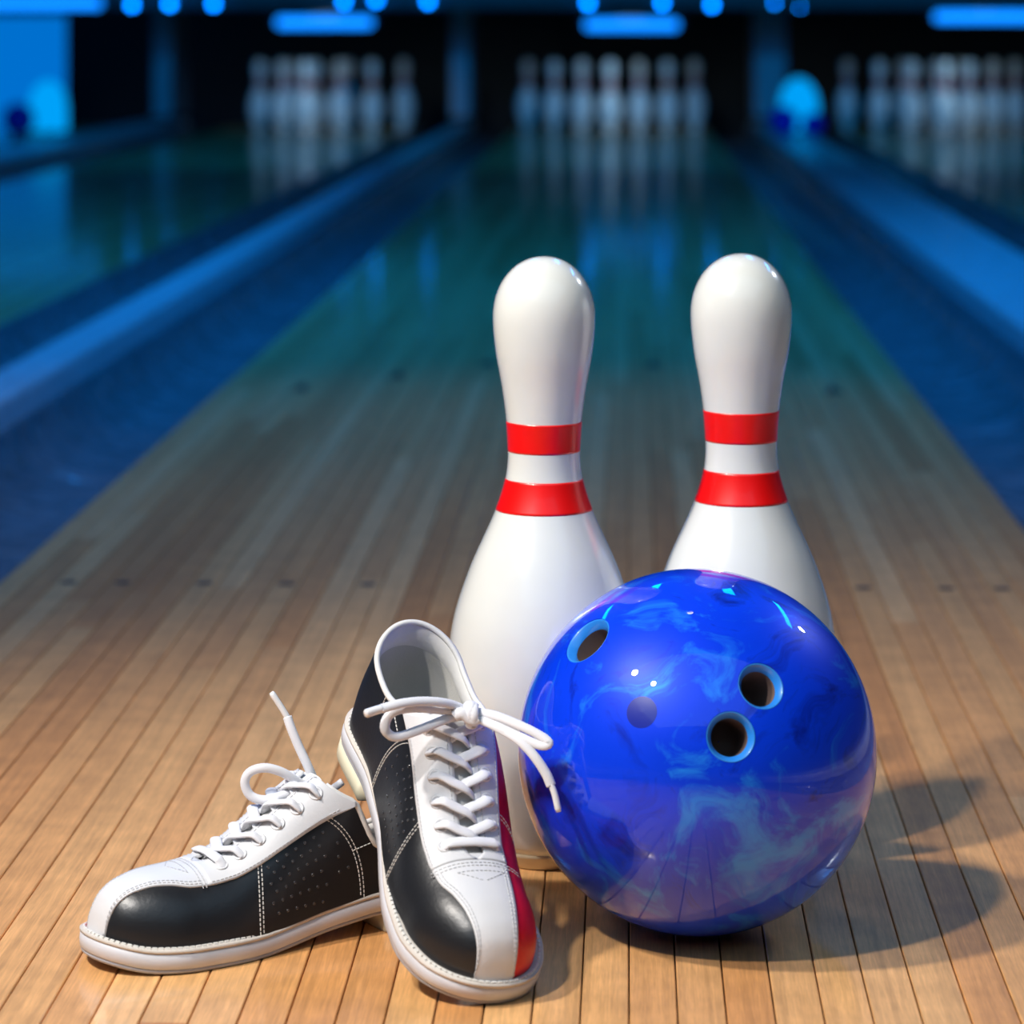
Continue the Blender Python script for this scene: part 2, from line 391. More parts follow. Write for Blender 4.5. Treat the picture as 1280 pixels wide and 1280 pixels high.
def rack(cx, where, skip=()):
    for r, row in enumerate(ROWS):
        for c, desc in row:
            if (r, c) in skip: continue
            root = empty('far_pin', (cx+c*.1524, 15.93+r*.264, 0))
            for nm_, me in (('body', far_body), ('neck_band', fb1), ('neck_band', fb2)):
                q = bpy.data.objects.new(nm_, me); COL.objects.link(q); q.parent = root
            tag(root, 'small blurred pin on the %s lane, %s' % (where, desc), 'bowling pin', 'pins racked on the %s lane' % where)
rack(XL, 'left', skip=((3, -3),)); rack(0, 'middle'); rack(XR, 'right')
for b in bars[:3]:
    spot('pin_lamp', (b.x, b.y-.25, b.z-.01), (b.x, 16.35, .17), 9, (.6, .85, 1.0), .03, 66, .35)

# hoods with house balls at the far end
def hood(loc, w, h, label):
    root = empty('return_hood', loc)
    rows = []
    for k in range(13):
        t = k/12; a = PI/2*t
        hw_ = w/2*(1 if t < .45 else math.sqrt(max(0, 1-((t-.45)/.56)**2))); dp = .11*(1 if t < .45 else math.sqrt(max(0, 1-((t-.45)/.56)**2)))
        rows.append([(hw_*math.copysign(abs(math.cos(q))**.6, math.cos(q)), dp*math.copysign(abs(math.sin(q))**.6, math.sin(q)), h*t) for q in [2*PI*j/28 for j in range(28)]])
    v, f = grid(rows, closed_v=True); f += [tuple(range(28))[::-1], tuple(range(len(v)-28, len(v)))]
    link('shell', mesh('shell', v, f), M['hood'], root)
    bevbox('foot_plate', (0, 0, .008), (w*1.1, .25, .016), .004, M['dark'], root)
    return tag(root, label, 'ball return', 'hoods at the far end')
# ------------------------------------------------------------------ bowling balls
def ball_mat(name, dark, mid, light, scale):
    m, nt, b = new_mat(name); N = nt.nodes.new; L = nt.links.new
    tc = N('ShaderNodeTexCoord')
    w = N('ShaderNodeTexNoise'); w.inputs['Scale'].default_value = 7*scale; w.inputs['Detail'].default_value = 3; L(tc.outputs['Object'], w.inputs['Vector'])
    ad = N('ShaderNodeVectorMath'); ad.operation = 'MULTIPLY_ADD'; ad.inputs[1].default_value = (.16/scale,)*3
    L(w.outputs['Color'], ad.inputs[0]); L(tc.outputs['Object'], ad.inputs[2])
    n = N('ShaderNodeTexNoise'); n.inputs['Scale'].default_value = 13*scale; n.inputs['Detail'].default_value = 7; n.inputs['Roughness'].default_value = .62
    n.inputs['Distortion'].default_value = 1.6; L(ad.outputs[0], n.inputs['Vector'])
    r = N('ShaderNodeValToRGB'); cr = r.color_ramp
    for p, c in ((.28, dark), (.42, mid), (.51, mid), (.65, light)):
        if p == .28: e_ = cr.elements[0]; e_.position = p
        elif p == .65: e_ = cr.elements[-1]; e_.position = p
        else: e_ = cr.elements.new(p)
        e_.color = (*c, 1)
    L(n.outputs['Fac'], r.inputs['Fac']); L(r.outputs['Color'], b.inputs['Base Color'])
    mr = N('ShaderNodeMapRange'); mr.inputs[1].default_value = .35; mr.inputs[2].default_value = .75; mr.inputs[3].default_value = .05; mr.inputs[4].default_value = .40
    L(n.outputs['Fac'], mr.inputs[0]); L(mr.outputs[0], b.inputs['Metallic'])
    b.inputs['Specular IOR Level'].default_value = .2; b.inputs['Roughness'].default_value = .42; b.inputs['Coat Weight'].default_value = 1.0; b.inputs['Coat Roughness'].default_value = .012; b.inputs['Coat IOR'].default_value = 1.46
    return m
M['ball'] = ball_mat('blue_pearl_ball', (0, .008, .26), (0, .045, .82), (.015, .235, 1.0), 1.0)
M['farball'] = ball_mat('deep_blue_ball', (0, .003, .2), (0, .01, .5), (.0, .05, .8), 1.0)
M['bevel'] = simple('light_blue_bevel', (.02, .22, .72), .35, coat=.6)
M['bore'] = simple('brown_bore', (.17, .115, .10), .5)
M['marker'] = simple('navy_marker', (0, .012, .30), .3, coat=.6)
BR = .1090
def sphere_hit(px, py):
    o = CAM; d = (at(px, py, 1.0)-CAM).normalized(); oc = o-BALL_C
    b = oc.dot(d); c = oc.dot(oc)-BR*BR; disc = max(0, b*b-c)
    return (o+d*(-b-math.sqrt(disc))-BALL_C).normalized()
ball_root = empty('bowling_ball', (BALL_C.x, BALL_C.y, BR))
me = bpy.data.meshes.new('ball'); bm = bmesh.new()
bmesh.ops.create_icosphere(bm, subdivisions=6, radius=BR)
for f_ in bm.faces: f_.smooth = True
bm.to_mesh(me); bm.free()
body = link('ball_body', me, M['ball'], ball_root)
holes = [(733, 799, .0162), (952, 857, .0143), (914, 921, .0146)]
for px, py, r in holes:
    n = sphere_hit(px, py); q = n.to_track_quat('Z', 'Y')
    zt = math.sqrt(BR*BR-r*r)
    cm = bpy.data.meshes.new('cut'); bm = bmesh.new()
    bmesh.ops.create_cone(bm, cap_ends=True, segments=64, radius1=r, radius2=r, depth=.08)
    bm.to_mesh(cm); bm.free()
    co = bpy.data.objects.new('cut', cm); COL.objects.link(co)
    co.matrix_world = Matrix.Translation(Vector((BALL_C.x, BALL_C.y, BR))+n*(zt-.026+.012)) @ q.to_matrix().to_4x4()
    md = body.modifiers.new('bore', 'BOOLEAN'); md.operation = 'DIFFERENCE'; md.object = co; md.solver = 'EXACT'
    dg = bpy.context.evaluated_depsgraph_get(); dg.update()
    nm2 = bpy.data.meshes.new_from_object(body.evaluated_get(dg))
    body.modifiers.clear(); body.data = nm2; bpy.data.objects.remove(co)
    for p_ in nm2.polygons: p_.use_smooth = True
    ri = r*.74
    rows = [[(rr*math.cos(2*PI*k/48), rr*math.sin(2*PI*k/48), z) for k in range(48)] for rr, z in
            [(r-.0001, zt-.0006), (r-.0004, zt-.0001), (r-.0011, zt-.0006), (ri+.0004, zt-.0038), (ri, zt-.005)]]
    v, f = grid(rows, closed_v=True)
    o = link('finger_hole', mesh('finger_hole', v, f), M['bevel'], ball_root); o.matrix_local = q.to_matrix().to_4x4()
    tag(o, 'light blue bevelled rim of a finger hole')
    v, f = grid([[(rr*math.cos(2*PI*k/48), rr*math.sin(2*PI*k/48), z) for k in range(48)] for rr, z in [(ri, zt-.005), (ri, zt-.034), (ri*.6, zt-.037), (.0004, zt-.038)]], closed_v=True)
    b_ = link('bore', mesh('bore', v, f), M['bore'], o)
    if not body.data.materials: body.data.materials.append(M['ball'])
nrm_ = [tuple(v_.co.normalized()) for v_ in body.data.vertices]
body.data.normals_split_custom_set_from_vertices(nrm_)
n = sphere_hit(802, 890); q = n.to_track_quat('Z', 'Y')
rows = [[((BR+.00006)*math.sin(a)*math.cos(2*PI*k/32), (BR+.00006)*math.sin(a)*math.sin(2*PI*k/32), (BR+.00006)*math.cos(a)) for k in range(32)] for a in [.0001, .03, .06, .085]]
v, f = grid(rows, closed_v=True)
o = link('marker_dot', mesh('marker_dot', v, f), M['marker'], ball_root); o.matrix_local = q.to_matrix().to_4x4()
tag(o, 'small round navy dot')
tag(ball_root, 'glossy marbled blue bowling ball with three finger holes', 'bowling ball')

def small_ball(loc, r, label):
    me = bpy.data.meshes.new('small_ball'); bm = bmesh.new(); bmesh.ops.create_icosphere(bm, subdivisions=4, radius=r)
    for f_ in bm.faces: f_.smooth = True
    bm.to_mesh(me); bm.free()
    o = link('far_ball', me, M['farball']); o.location = loc
    tag(o, label, 'bowling ball', 'dark blue balls at the far end')
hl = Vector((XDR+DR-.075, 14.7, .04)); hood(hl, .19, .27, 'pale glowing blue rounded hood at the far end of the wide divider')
small_ball(hl+Vector((-.085, -.20, .07)), .07, 'deep blue ball left of the pale hood on the wide divider')
small_ball(hl+Vector((.055, -.24, .055)), .055, 'small deep blue ball right of the pale hood on the wide divider')
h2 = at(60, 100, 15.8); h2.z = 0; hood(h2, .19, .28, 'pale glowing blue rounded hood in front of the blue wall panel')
small_ball(h2+Vector((-.11, -.22, .085)), .085, 'deep blue ball beside the hood at far left')

# ---------- shoe geometry (millimetres; x from heel 0 to toe 285, +y lateral side, z up) ----------
def hs(xs, ys, x):
    """monotone cubic through keys"""
    n = len(xs)
    if x <= xs[0]: return ys[0]
    if x >= xs[-1]: return ys[-1]
    d = [(ys[i+1]-ys[i])/(xs[i+1]-xs[i]) for i in range(n-1)]
    m = [d[0]] + [0 if d[i-1]*d[i] <= 0 else 2*d[i-1]*d[i]/(d[i-1]+d[i]) for i in range(1, n-1)] + [d[-1]]
    i = 0
    while x > xs[i+1]: i += 1
    h = xs[i+1]-xs[i]; t = (x-xs[i])/h
    return ((2*t**3-3*t**2+1)*ys[i] + (t**3-2*t**2+t)*h*m[i] + (-2*t**3+3*t**2)*ys[i+1] + (t**3-t**2)*h*m[i+1])
LEN = 280.0
def cap(s, L0, L1, r0, r1):
    k = 1.0
    if s < L0+r0: k *= math.sqrt(max(0, 1-((L0+r0-s)/r0)**2))
    if s > L1-r1: k *= math.sqrt(max(0, 1-((s-(L1-r1))/r1)**2))**0.92
    return k
WL = ([0, 35, 80, 120, 160, 195, 225, 250, 285], [36, 37, 34, 35, 42, 48, 49, 47, 44])
WM = ([0, 35, 80, 120, 160, 195, 225, 250, 285], [35, 35, 35, 38, 42, 46, 49, 49, 47])
def w_sole(s, side, inset=0.0):
    K = WL if side > 0 else WM
    L0, L1 = inset, LEN-inset
    s = min(max(s, L0), L1)
    return max(0.0, (hs(K[0], K[1], s)-inset))*cap(s, L0, L1, 34-inset*.5, 62-inset*.5)
U0, U1 = 6.0, 274.0
def w_up(s, side): return w_sole(s, side, 6.0)*hs([0, 60, 120, 170, 215], [1.10, 1.13, 1.22, 1.12, 1.0] if side > 0 else [1.10, 1.33, 1.48, 1.26, 1.0], s)
def zb(s): return hs([0, 75, 105, 150, 175, 245, 285], [12, 12, 9, 2.5, 0, 1, 9], s)
ST = 15.5
def zw(s): return zb(s)+ST
def Hup(s): return hs([0, 50, 75, 95, 110, 130, 150, 170, 190, 215, 238, 252, 263, 270, U1], [122, 116, 104, 92, 85, 75, 64, 53, 44, 41, 39, 35, 27, 15, 0.5], s)
PRESS = [0.0]            # how far the collar is pressed down by the shoe resting on it
def col(s): return -PRESS[0]*hs([0, 20, 40, 80, 95], [.5, .8, 1, 1, 0], s)+hs([0, 20, 45, 65, 85, 100, 112, 120], [76, 67, 56, 53, 58, 66, 76, 88], s)
def sec(s, ph, side):
    H = Hup(s); W = w_up(s, side)
    z = H*max(0, math.sin(ph))**0.85
    k = hs([0, 60, 110, 160, 220, 280], [.04, .08, .13, .14, .08, .0], s)
    y = W*max(0, math.cos(ph))**hs([0, 60, 110, 160, 220], [.86, .74, .62, .66, .86], s)*(1-k*z/max(H, 1e-6))
    return y, z
def xshift(s, z):
    f = max(0, 1-s/70.0)**1.5
    return f*(-3.0*math.sin(min(1, z/45.0)*math.pi) + 5.5*max(0, (z-42)/35.0))
def P0(s, ph, side):
    y, z = sec(s, ph, side)
    return (s + xshift(s, z), side*y, zw(s)+z)
def PS(s, ph, side, off=0.0):
    a = P0(s, ph, side)
    if off == 0: return a
    e = 1.0; s1, s0 = min(s+e, U1-0.3), max(s-e, U0+0.3)
    ph1, ph0 = min(ph+.02, math.pi/2), max(ph-.02, 0.0)
    sc = min(max(s, U0+.6), U1-.6)
    a1, a0 = P0(s1, ph, side), P0(s0, ph, side); b1, b0 = P0(sc, ph1, side), P0(sc, ph0, side)
    u = [a1[i]-a0[i] for i in range(3)]; v = [b1[i]-b0[i] for i in range(3)]
    n = [u[1]*v[2]-u[2]*v[1], u[2]*v[0]-u[0]*v[2], u[0]*v[1]-u[1]*v[0]]
    l = math.sqrt(sum(c*c for c in n)) or 1.0
    n = [c/l for c in n]; sc2 = min(max(s, 60.0), 215.0)
    ref = (a[0]-sc2, a[1], a[2]-zw(s)-.25*Hup(s) if s > 60 else 0.0)
    if n[0]*ref[0]+n[1]*ref[1]+n[2]*ref[2] < 0: n = [-c for c in n]
    return tuple(a[i]+off*n[i] for i in range(3))
def ph_of_y(s, y, side):
    lo, hi = 0.0, math.pi/2
    if sec(s, 0, side)[0] <= y: return 0.0
    for _ in range(30):
        m = (lo+hi)/2
        if sec(s, m, side)[0] > y: lo = m
        else: hi = m
    return lo
GAPF, GAPR = 203.0, 112.0
def ph_top(s, side):
    """upper border of the outer shell: collar behind, edge of the lace gap in the middle, ridge in front"""
    if s >= GAPF: return math.pi/2
    pc = math.pi/2
    if s < 120: pc = math.asin(min(1, col(s)/Hup(s))**(1/.85))
    if s < 100: return pc
    g = 6.0 if s < GAPF-8 else 6.0*math.sqrt(max(0, 1-((s-(GAPF-8))/8)**2))
    return min(pc, ph_of_y(s, g, side))
YB = {1: ([95, 195, 215, 230, 250, 270, 285], [29, 29, 27, 22, 16.5, 13.5, 13]),
      -1: ([95, 150, 190, 215, 240, 260, 285], [21, 21, 21, 19.5, 16, 13, 11])}
def ph_b(s, side):
    if s >= 190: return ph_of_y(s, hs(YB[side][0], YB[side][1], s), side)
    a = ph_of_y(190, hs(YB[side][0], YB[side][1], 190), side); b = ph_top(94, side)+(0 if side > 0 else .36)
    t = max(0, min(1, (s-94)/96)); return b+(a-b)*t**.9
EYE_S = [191, 177, 163, 149, 135, 121]
def inn(s, ph, side, d):
    a = P0(s, ph, side)
    x = a[0] if a[0] > 62 else 62+(a[0]-62)*(1-d/56)
    return (x, a[1]*(1-d/34), a[2])
def eye_ph(s, side): return ph_of_y(s, 18.0 if side > 0 else 15.5, side)
# ------------------------------------------------------------------ shoe builder
M['black'] = simple('black_leather', (.010, .011, .014), .36, bump=(420, .18, .0006), spec=.55)
M['white'] = simple('white_leather', (.66, .66, .68), .5, bump=(500, .22, .0006), vary=.04)
M['red'] = simple('red_leather', (.62, .004, .010), .42, bump=(420, .15, .0005))
M['lining'] = simple('grey_lining', (.50, .49, .46), .85, bump=(900, .25, .0006), vary=.08)
M['padding'] = simple('white_padding', (.70, .69, .67), .6, bump=(200, .2, .001), vary=.04)
M['midsole'] = simple('white_midsole', (.62, .62, .66), .5, vary=.06)
M['outsole'] = simple('grey_outsole', (.40, .40, .44), .6, vary=.1)
M['welt'] = simple('pale_welt', (.62, .56, .50), .65, bump=(300, .4, .001), vary=.12)
M['heel'] = simple('cream_heel_rubber', (.72, .66, .48), .55, vary=.05)
M['lace'] = simple('white_lace', (.74, .74, .78), .75, bump=(1500, .3, .0005), sheen=.3)
M['thread'] = simple('white_thread', (.72, .70, .66), .7)
M['greythread'] = simple('grey_thread', (.50, .50, .52), .7)
M['aglet'] = simple('clear_white_aglet', (.78, .78, .80), .2, coat=.6)
M['perf'] = simple('black_perforation', (.03, .03, .035), .16, spec=.8, coat=.5)
SK = .90/1000
def stations(a, b, n):
    out = []
    for k in range(n+1):
        t = k/n
        if b >= U1 and a <= U0: t = (1-math.cos(PI*t))/2
        elif b >= U1: t = math.sin(PI/2*t)
        elif a <= U0: t = 1-math.cos(PI/2*t)
        out.append(a+(b-a)*t)
    return out
class Shoe:
    def __init__(s, name, loc, rot, mirror, label):
        s.m = -1 if mirror else 1
        s.root = empty(name, loc, rot); tag(s.root, label, 'shoe', 'pair of bowling shoes')
        s.mat = Matrix.Translation(Vector(loc)) @ Matrix.LocRotScale(None, s.root.rotation_euler, None)
        s.inv = s.mat.inverted()
    def cv(s, v): return [(p[0]*SK, p[1]*SK*s.m, p[2]*SK) for p in v]
    def add(s, name, v, f, mat, parent=None, smooth=True, weld=True):
        me = mesh(name, s.cv(v), f, smooth)
        if weld:
            bm = bmesh.new(); bm.from_mesh(me); bmesh.ops.remove_doubles(bm, verts=bm.verts[:], dist=2e-5)
            bmesh.ops.recalc_face_normals(bm, faces=bm.faces[:]); bm.to_mesh(me); bm.free()
        return link(name, me, mat, parent or s.root)
    def local(s, w): q = s.inv @ w; return (q.x/SK, q.y/SK*s.m, q.z/SK)
    def world(s, l): return s.mat @ Vector((l[0]*SK, l[1]*SK*s.m, l[2]*SK))
    # a skin panel on one side, with lips that drop to the surface at its borders
    def panel(s, name, side, a, b, lo, hi, off, mat, n=60, k=14, lip=True, inner=None):
        rows = []
        for st in stations(a, b, n):
            h = hi(st); l = min(lo(st), h); r = []
            for j in range(k+1):
                ph = l+(h-l)*j/k; o = off
                if inner: o = off+inner(j/k)
                r.append(PS(st, ph, side, o))
            if lip: r = [PS(st, l, side, min(off, 0)-.3)]+r+[PS(st, h, side, min(off, 0)-.3)]
            rows.append(r)
        if lip:
            if a > U0: rows = [[PS(a, min(lo(a), hi(a))+(hi(a)-min(lo(a), hi(a)))*max(0, min(1, (j-1)/k)), side, -.3) for j in range(k+3)]]+rows
            if b < U1: rows = rows+[[PS(b, lo(b)+(max(lo(b), hi(b))-lo(b))*max(0, min(1, (j-1)/k)), side, -.3) for j in range(k+3)]]
        return s.add(name, *grid(rows), mat)
    def ring(s, inset, zf, a=0.0, b=LEN, n=46):
        lat, med = [], []
        for k in range(n+1):
            t = k/n
            if b >= LEN: t = (1-math.cos(PI*t))/2
            else: t = 1-math.cos(PI/2*t)
            st = (a+inset)+((b-(inset if b >= LEN else 0))-(a+inset))*t
            lat.append((st, w_sole(st, 1, inset), zf(st))); med.append((st, -w_sole(st, -1, inset), zf(st)))
        return lat, med
    def layers(s, name, spec, mat, a=0.0, b=LEN, n=46):
        v, f = [], []; R = []
        for inset, zf in spec:
            lat, med = s.ring(inset, zf, a, b, n); R.append(lat+med[::-1])
        v, f = grid(R, closed_v=True); m = 2*(n+1)
        for base, flip in ((0, 1), ((len(R)-1)*m, 0)):
            for k in range(n):
                q = (base+k, base+k+1, base+m-2-k, base+m-1-k); f.append(q[::-1] if flip else q)
        return s.add(name, v, f, mat)
    def dashes(s, mb, pts, nrm, length, gap, w, h):
        """short thread stitches along a dense polyline of local points"""
        acc = 0.0; seg = None; on = True
        P = [Vector(p) for p in pts]; cum = [0]
        for i in range(1, len(P)): cum.append(cum[-1]+(P[i]-P[i-1]).length)
        def samp(d):
            import bisect
            i = min(max(bisect.bisect_right(cum, d)-1, 0), len(P)-2)
            t = (d-cum[i])/max(1e-6, cum[i+1]-cum[i]); return P[i].lerp(P[i+1], t), Vector(nrm[i])
        d = 0.0
        while d+length < cum[-1]:
            a, na = samp(d); b, nb = samp(d+length); t = (b-a)
            if t.length > 1e-4:
                t.normalize(); n_ = na-t*na.dot(t)
                if n_.length < 1e-4: n_ = Vector((0, 0, 1))
                n_.normalize(); u = t.cross(n_); c = (a+b)/2; vv = []
                for q in (a, b):
                    for su, sn in ((-1, -.6), (1, -.6), (.55, 1), (-.55, 1)): vv.append(tuple(q+u*(w*su)+n_*(h*sn)))
                mb.add((vv, [(3, 2, 1, 0), (4, 5, 6, 7), (0, 1, 5, 4), (1, 2, 6, 5), (2, 3, 7, 6), (3, 0, 4, 7)]))
            d += length+gap
    def path(s, fn, n, off):
        pts, nr = [], []
        for k in range(n+1):
            st, ph, sd = fn(k/n); a = Vector(PS(st, ph, sd, off)); b = Vector(PS(st, ph, sd, off+2))
            pts.append(a); nr.append((b-a).normalized())
        return pts, nr
    def lace(s, mb, ctrl, r=4.0, flat=.42, step=.9, ups=None):
        P = catmull(ctrl, 14)
        cum = [0]
        for i in range(1, len(P)): cum.append(cum[-1]+(P[i]-P[i-1]).length)
        n = max(6, int(cum[-1]/step)); Q = []; i = 0
        for k in range(n+1):
            d = cum[-1]*k/n
            while i < len(P)-2 and cum[i+1] < d: i += 1
            Q.append(P[i].lerp(P[i+1], (d-cum[i])/max(1e-6, cum[i+1]-cum[i])))
        v, f = tube(Q, r, 10, flat, ups or (0.1, 0, 1), taper=lambda t: 1+.035*(1 if int(round(t*n)) % 2 else -1))
        mb.add((v, f))
    def build(s):
        H2 = PI/2
        s.layers('outsole', [(2.2, lambda t: zb(t)), (.9, lambda t: zb(t)+1.0), (.9, lambda t: zb(t)+3.2)], M['outsole'])
        ms = s.layers('midsole', [(1.0, lambda t: zb(t)+3.0), (.2, lambda t: zb(t)+3.6), (0.0, lambda t: zb(t)+8), (.5, lambda t: zb(t)+ST-2.7), (1.6, lambda t: zb(t)+ST-2.3)], M['midsole'])
        we = s.layers('welt', [(1.2, lambda t: zb(t)+ST-2.5), (.1, lambda t: zb(t)+ST-2.1), (.1, lambda t: zb(t)+ST-.5), (1.0, lambda t: zb(t)+ST+.2), (6.6, lambda t: zb(t)+ST+.2)], M['welt'])
        s.layers('heel_block', [(1.6, lambda t: 0.0), (.6, lambda t: .8), (.6, lambda t: 12.4)], M['heel'], 0.0, 76.0, 24)
        mb = MB(); lat, med = s.ring(3.0, lambda t: zb(t)+ST+.4, n=160)
        loop = lat+med[::-1][1:]
        s.dashes(mb, loop, [(0, 0, 1)]*len(loop), 3.0, 1.1, 1.05, 1.0)
        tag(s.add('welt_stitching', mb.v, mb.f, M['thread'], we, weld=False, smooth=False), kind='stuff')
        blk = s.panel('outer_quarter', 1, U0, U1, lambda t: 0.0, lambda t: min(ph_top(t, 1), ph_b(t, 1)+.10) if t > 96 else ph_top(t, 1), 0.0, M['black'], 90, 20, lip=False)
        red = s.panel('inner_quarter', -1, U0, U1, lambda t: 0.0, lambda t: min(ph_top(t, -1), ph_b(t, -1)+.10) if t > 96 else ph_top(t, -1), 0.0, M['red'], 90, 20, lip=False)
        tag(blk, 'black leather outer side'); tag(red, 'red leather inner side')
        # white centre stripe over the toe, one grid across the ridge
        rows = []; k = 14; T = 1.2
        for st in [GAPF-4]+stations(GAPF-4, U1, 46):
            first = (len(rows) == 0); r = []
            l1, l2 = ph_b(st, 1), ph_b(st, -1)
            r.append(PS(st, l1, 1, -.3))
            for j in range(k+1): r.append(PS(st, l1+(H2-l1)*j/k, 1, -.2 if first else T))
            for j in range(k-1, -1, -1): r.append(PS(st, l2+(H2-l2)*j/k, -1, -.2 if first else T))
            r.append(PS(st, l2, -1, -.3)); rows.append(r)
        stripe = s.add('toe_stripe', *grid(rows), M['white'])
        fac = []
        for sd in (1, -1):
            o = s.panel('lace_facing', sd, 95.0, GAPF+1.5, lambda t: ph_b(t, sd), lambda t: ph_top(t, sd), 1.7, M['white'], 60, 12)
            fac.append(o)
        # tongue, lining, padding, insole
        rows = []
        for st in [114+90*q/30 for q in range(31)]:
            r = []
            for j in range(-10, 11):
                sd = 1 if j >= 0 else -1; lo = ph_of_y(st, 24.0, sd)
                r.append(PS(st, H2-(H2-lo)*abs(j)/10, sd, -3.2+1.0*math.cos(j/10*H2)))
            rows.append(r)
        s.add('tongue', *grid(rows), M['padding'])
        for sd in (1, -1):
            for nm_, a_, b_, lo_, hi_, df, mt in (('lining', U0, 215.0, 0.0, .74, lambda q: 3.6, M['lining']), ('collar_padding', U0, 118.0, .60, 1.0, lambda q: 1.2+3.6*math.sin(PI*min(1, q*1.0))**.7, M['padding'])):
                rows = []
                for st in stations(a_, b_, 54):
                    tp = ph_top(st, sd); rows.append([inn(st, tp*(lo_+(hi_-lo_)*j/12), sd, df(j/12)) for j in range(13)])
                s.add(nm_, *grid(rows), mt)
        rim = []
        for sd in (1, -1):
            q = [Vector(inn(st, ph_top(st, sd), sd, 1.0)) for st in stations(U0, 113.0, 44)]
            rim.append(q)
        line = rim[0][::-1]+rim[1][1:]
        s.add('collar_edge', *tube(line, 2.1, 8), M['padding'])
        v = []; 
        lat, med = s.ring(7.5, lambda t: zw(t)+2.0, n=40); f = []
        v = lat+med
        for i in range(40): f.append((i, i+1, 41+i+1, 41+i))
        s.add('insole', v, f, M['lining'])
        # stitching on the upper
        mb, mg = MB(), MB()
        def st_(mbx, fn, n, off, ln=2.0, gp=1.0, w=.34, h=.28): s.dashes(mbx, *s.path(fn, n, off), ln, gp, w, h)
        for sd in (1, -1):
            st_(mg, lambda t: (108+(GAPF-108)*t, min(ph_b(108+(GAPF-108)*t, sd)+.045, ph_top(108+(GAPF-108)*t, sd)-.03), sd), 60, 1.9)
            st_(mg, lambda t: (116+(GAPF-10-116)*t, ph_top(116+(GAPF-10-116)*t, sd)-.07, sd), 50, 1.9)
            for dd in (.055, .11): st_(mg, lambda t: (GAPF+6+(U1-8-GAPF)*t, min(H2, ph_b(GAPF+6+(U1-8-GAPF)*t, sd)+dd), sd), 60, 1.35)
            for dd in (0, 2.6): st_(mb, lambda t: (167+dd+5*math.sin(t*1.4), ph_b(168, sd)*(1-t), sd), 30, .2)
            for dd in (0, 2.6): st_(mb, lambda t: (117-dd-22*math.sin(t*H2)**1.0, ph_b(118, sd)*(1-t), sd), 30, .2)
            st_(mb, lambda t: (100-34*t, ph_top(86, sd)*(.90-.12*t), sd), 30, .2)
            st_(mb, lambda t: (66-.0*t, ph_top(66, sd)*(.78+.2*t), sd), 12, .2)
        for z_ in (GAPF+4, GAPF+6.5): 
            st_(mg, lambda t: (z_, H2-.75*abs(1-2*t), 1 if t < .5 else -1), 40, 1.35)
        for q0, q1 in (((GAPF+11, .34), (GAPF+11, -.34)), ((GAPF+11, .34), (GAPF+20, 0)), ((GAPF+11, -.34), (GAPF+20, 0))):
            st_(mg, lambda t: (q0[0]+(q1[0]-q0[0])*t, H2-abs(q0[1]+(q1[1]-q0[1])*t), 1 if q0[1]+(q1[1]-q0[1])*t >= 0 else -1), 20, 1.35)
        tag(s.add('stitching', mb.v, mb.f, M['thread'], blk, weld=False, smooth=False), kind='stuff')
        tag(s.add('facing_stitching', mg.v, mg.f, M['greythread'], stripe, weld=False, smooth=False), kind='stuff')
        mb = MB()
        for i in range(7):
            for j in range(6):
                st = 121+7.0*i+(3.5 if j % 2 else 0); ph = ph_b(st, 1)-.10-.115*j
                lim = 117-22*math.sin((1-ph/ph_b(118, 1))*H2)+4
                if ph < .05 or st > 163 or st < lim: continue
                c = Vector(PS(st, ph, 1, .05)); n_ = (Vector(PS(st, ph, 1, 2))-c).normalized(); q = n_.to_track_quat('Z', 'Y').to_matrix()
                v, f = lathe([(1.25, 0), (1.0, .35), (.55, .30), (.25, -.1), (0, -.15)], 8)
                mb.add(([tuple(c+q @ Vector(p)) for p in v], f))
        for st in (104, 111):
            for j in range(4):
                ph = ph_b(118, 1)-.16-.115*j
                if st < 117-22*math.sin((1-ph/ph_b(118, 1))*H2)+5: continue
                c = Vector(PS(st, ph, 1, .05)); n_ = (Vector(PS(st, ph, 1, 2))-c).normalized(); q = n_.to_track_quat('Z', 'Y').to_matrix()
                v, f = lathe([(1.25, 0), (1.0, .35), (.55, .30), (.25, -.1), (0, -.15)], 8)
                mb.add(([tuple(c+q @ Vector(p)) for p in v], f))
        tag(s.add('perforations', mb.v, mb.f, M['perf'], blk, weld=False), kind='stuff')
        # eyelets and crossing lace
        mb = MB()
        for i, st in enumerate(EYE_S):
            for sd in (1, -1):
                ep = eye_ph(st, sd); c = Vector(PS(st, ep, sd, 1.7)); n_ = (Vector(PS(st, ep, sd, 4))-c).normalized()
                q = n_.to_track_quat('Z', 'Y').to_matrix()
                v, f = grid([[tuple(c+q @ Vector(((4.0+1.0*math.cos(a))*math.cos(b), (4.0+1.0*math.cos(a))*math.sin(b), .55*math.sin(a)))) for a in [2*PI*w_/6 for w_ in range(6)]] for b in [2*PI*w_/18 for w_ in range(18)]], True, True)
                s.add('eyelet', v, f, M['white'], fac[0 if sd > 0 else 1])
                if i == 0: continue
                lift = 4.6 if sd > 0 else 3.6; ds = 9.5 if sd > 0 else 6.5
                C = [PS(st-1.2, ep-.07, sd, .6), PS(st, ep+.02, sd, 2.9), PS(st+1.5, ep+(H2-ep)*.30, sd, lift+.3), PS(st+ds*.6, ep+(H2-ep)*.68, sd, lift),
                     PS(st+ds, H2, sd, lift-.4), PS(st+ds+2.0, ph_of_y(st+ds, 5.0, -sd), -sd, .2), PS(st+ds+3.0, ph_of_y(st+ds, 9.0, -sd), -sd, -2.6)]
                s.lace(mb, C)
        st = EYE_S[0]
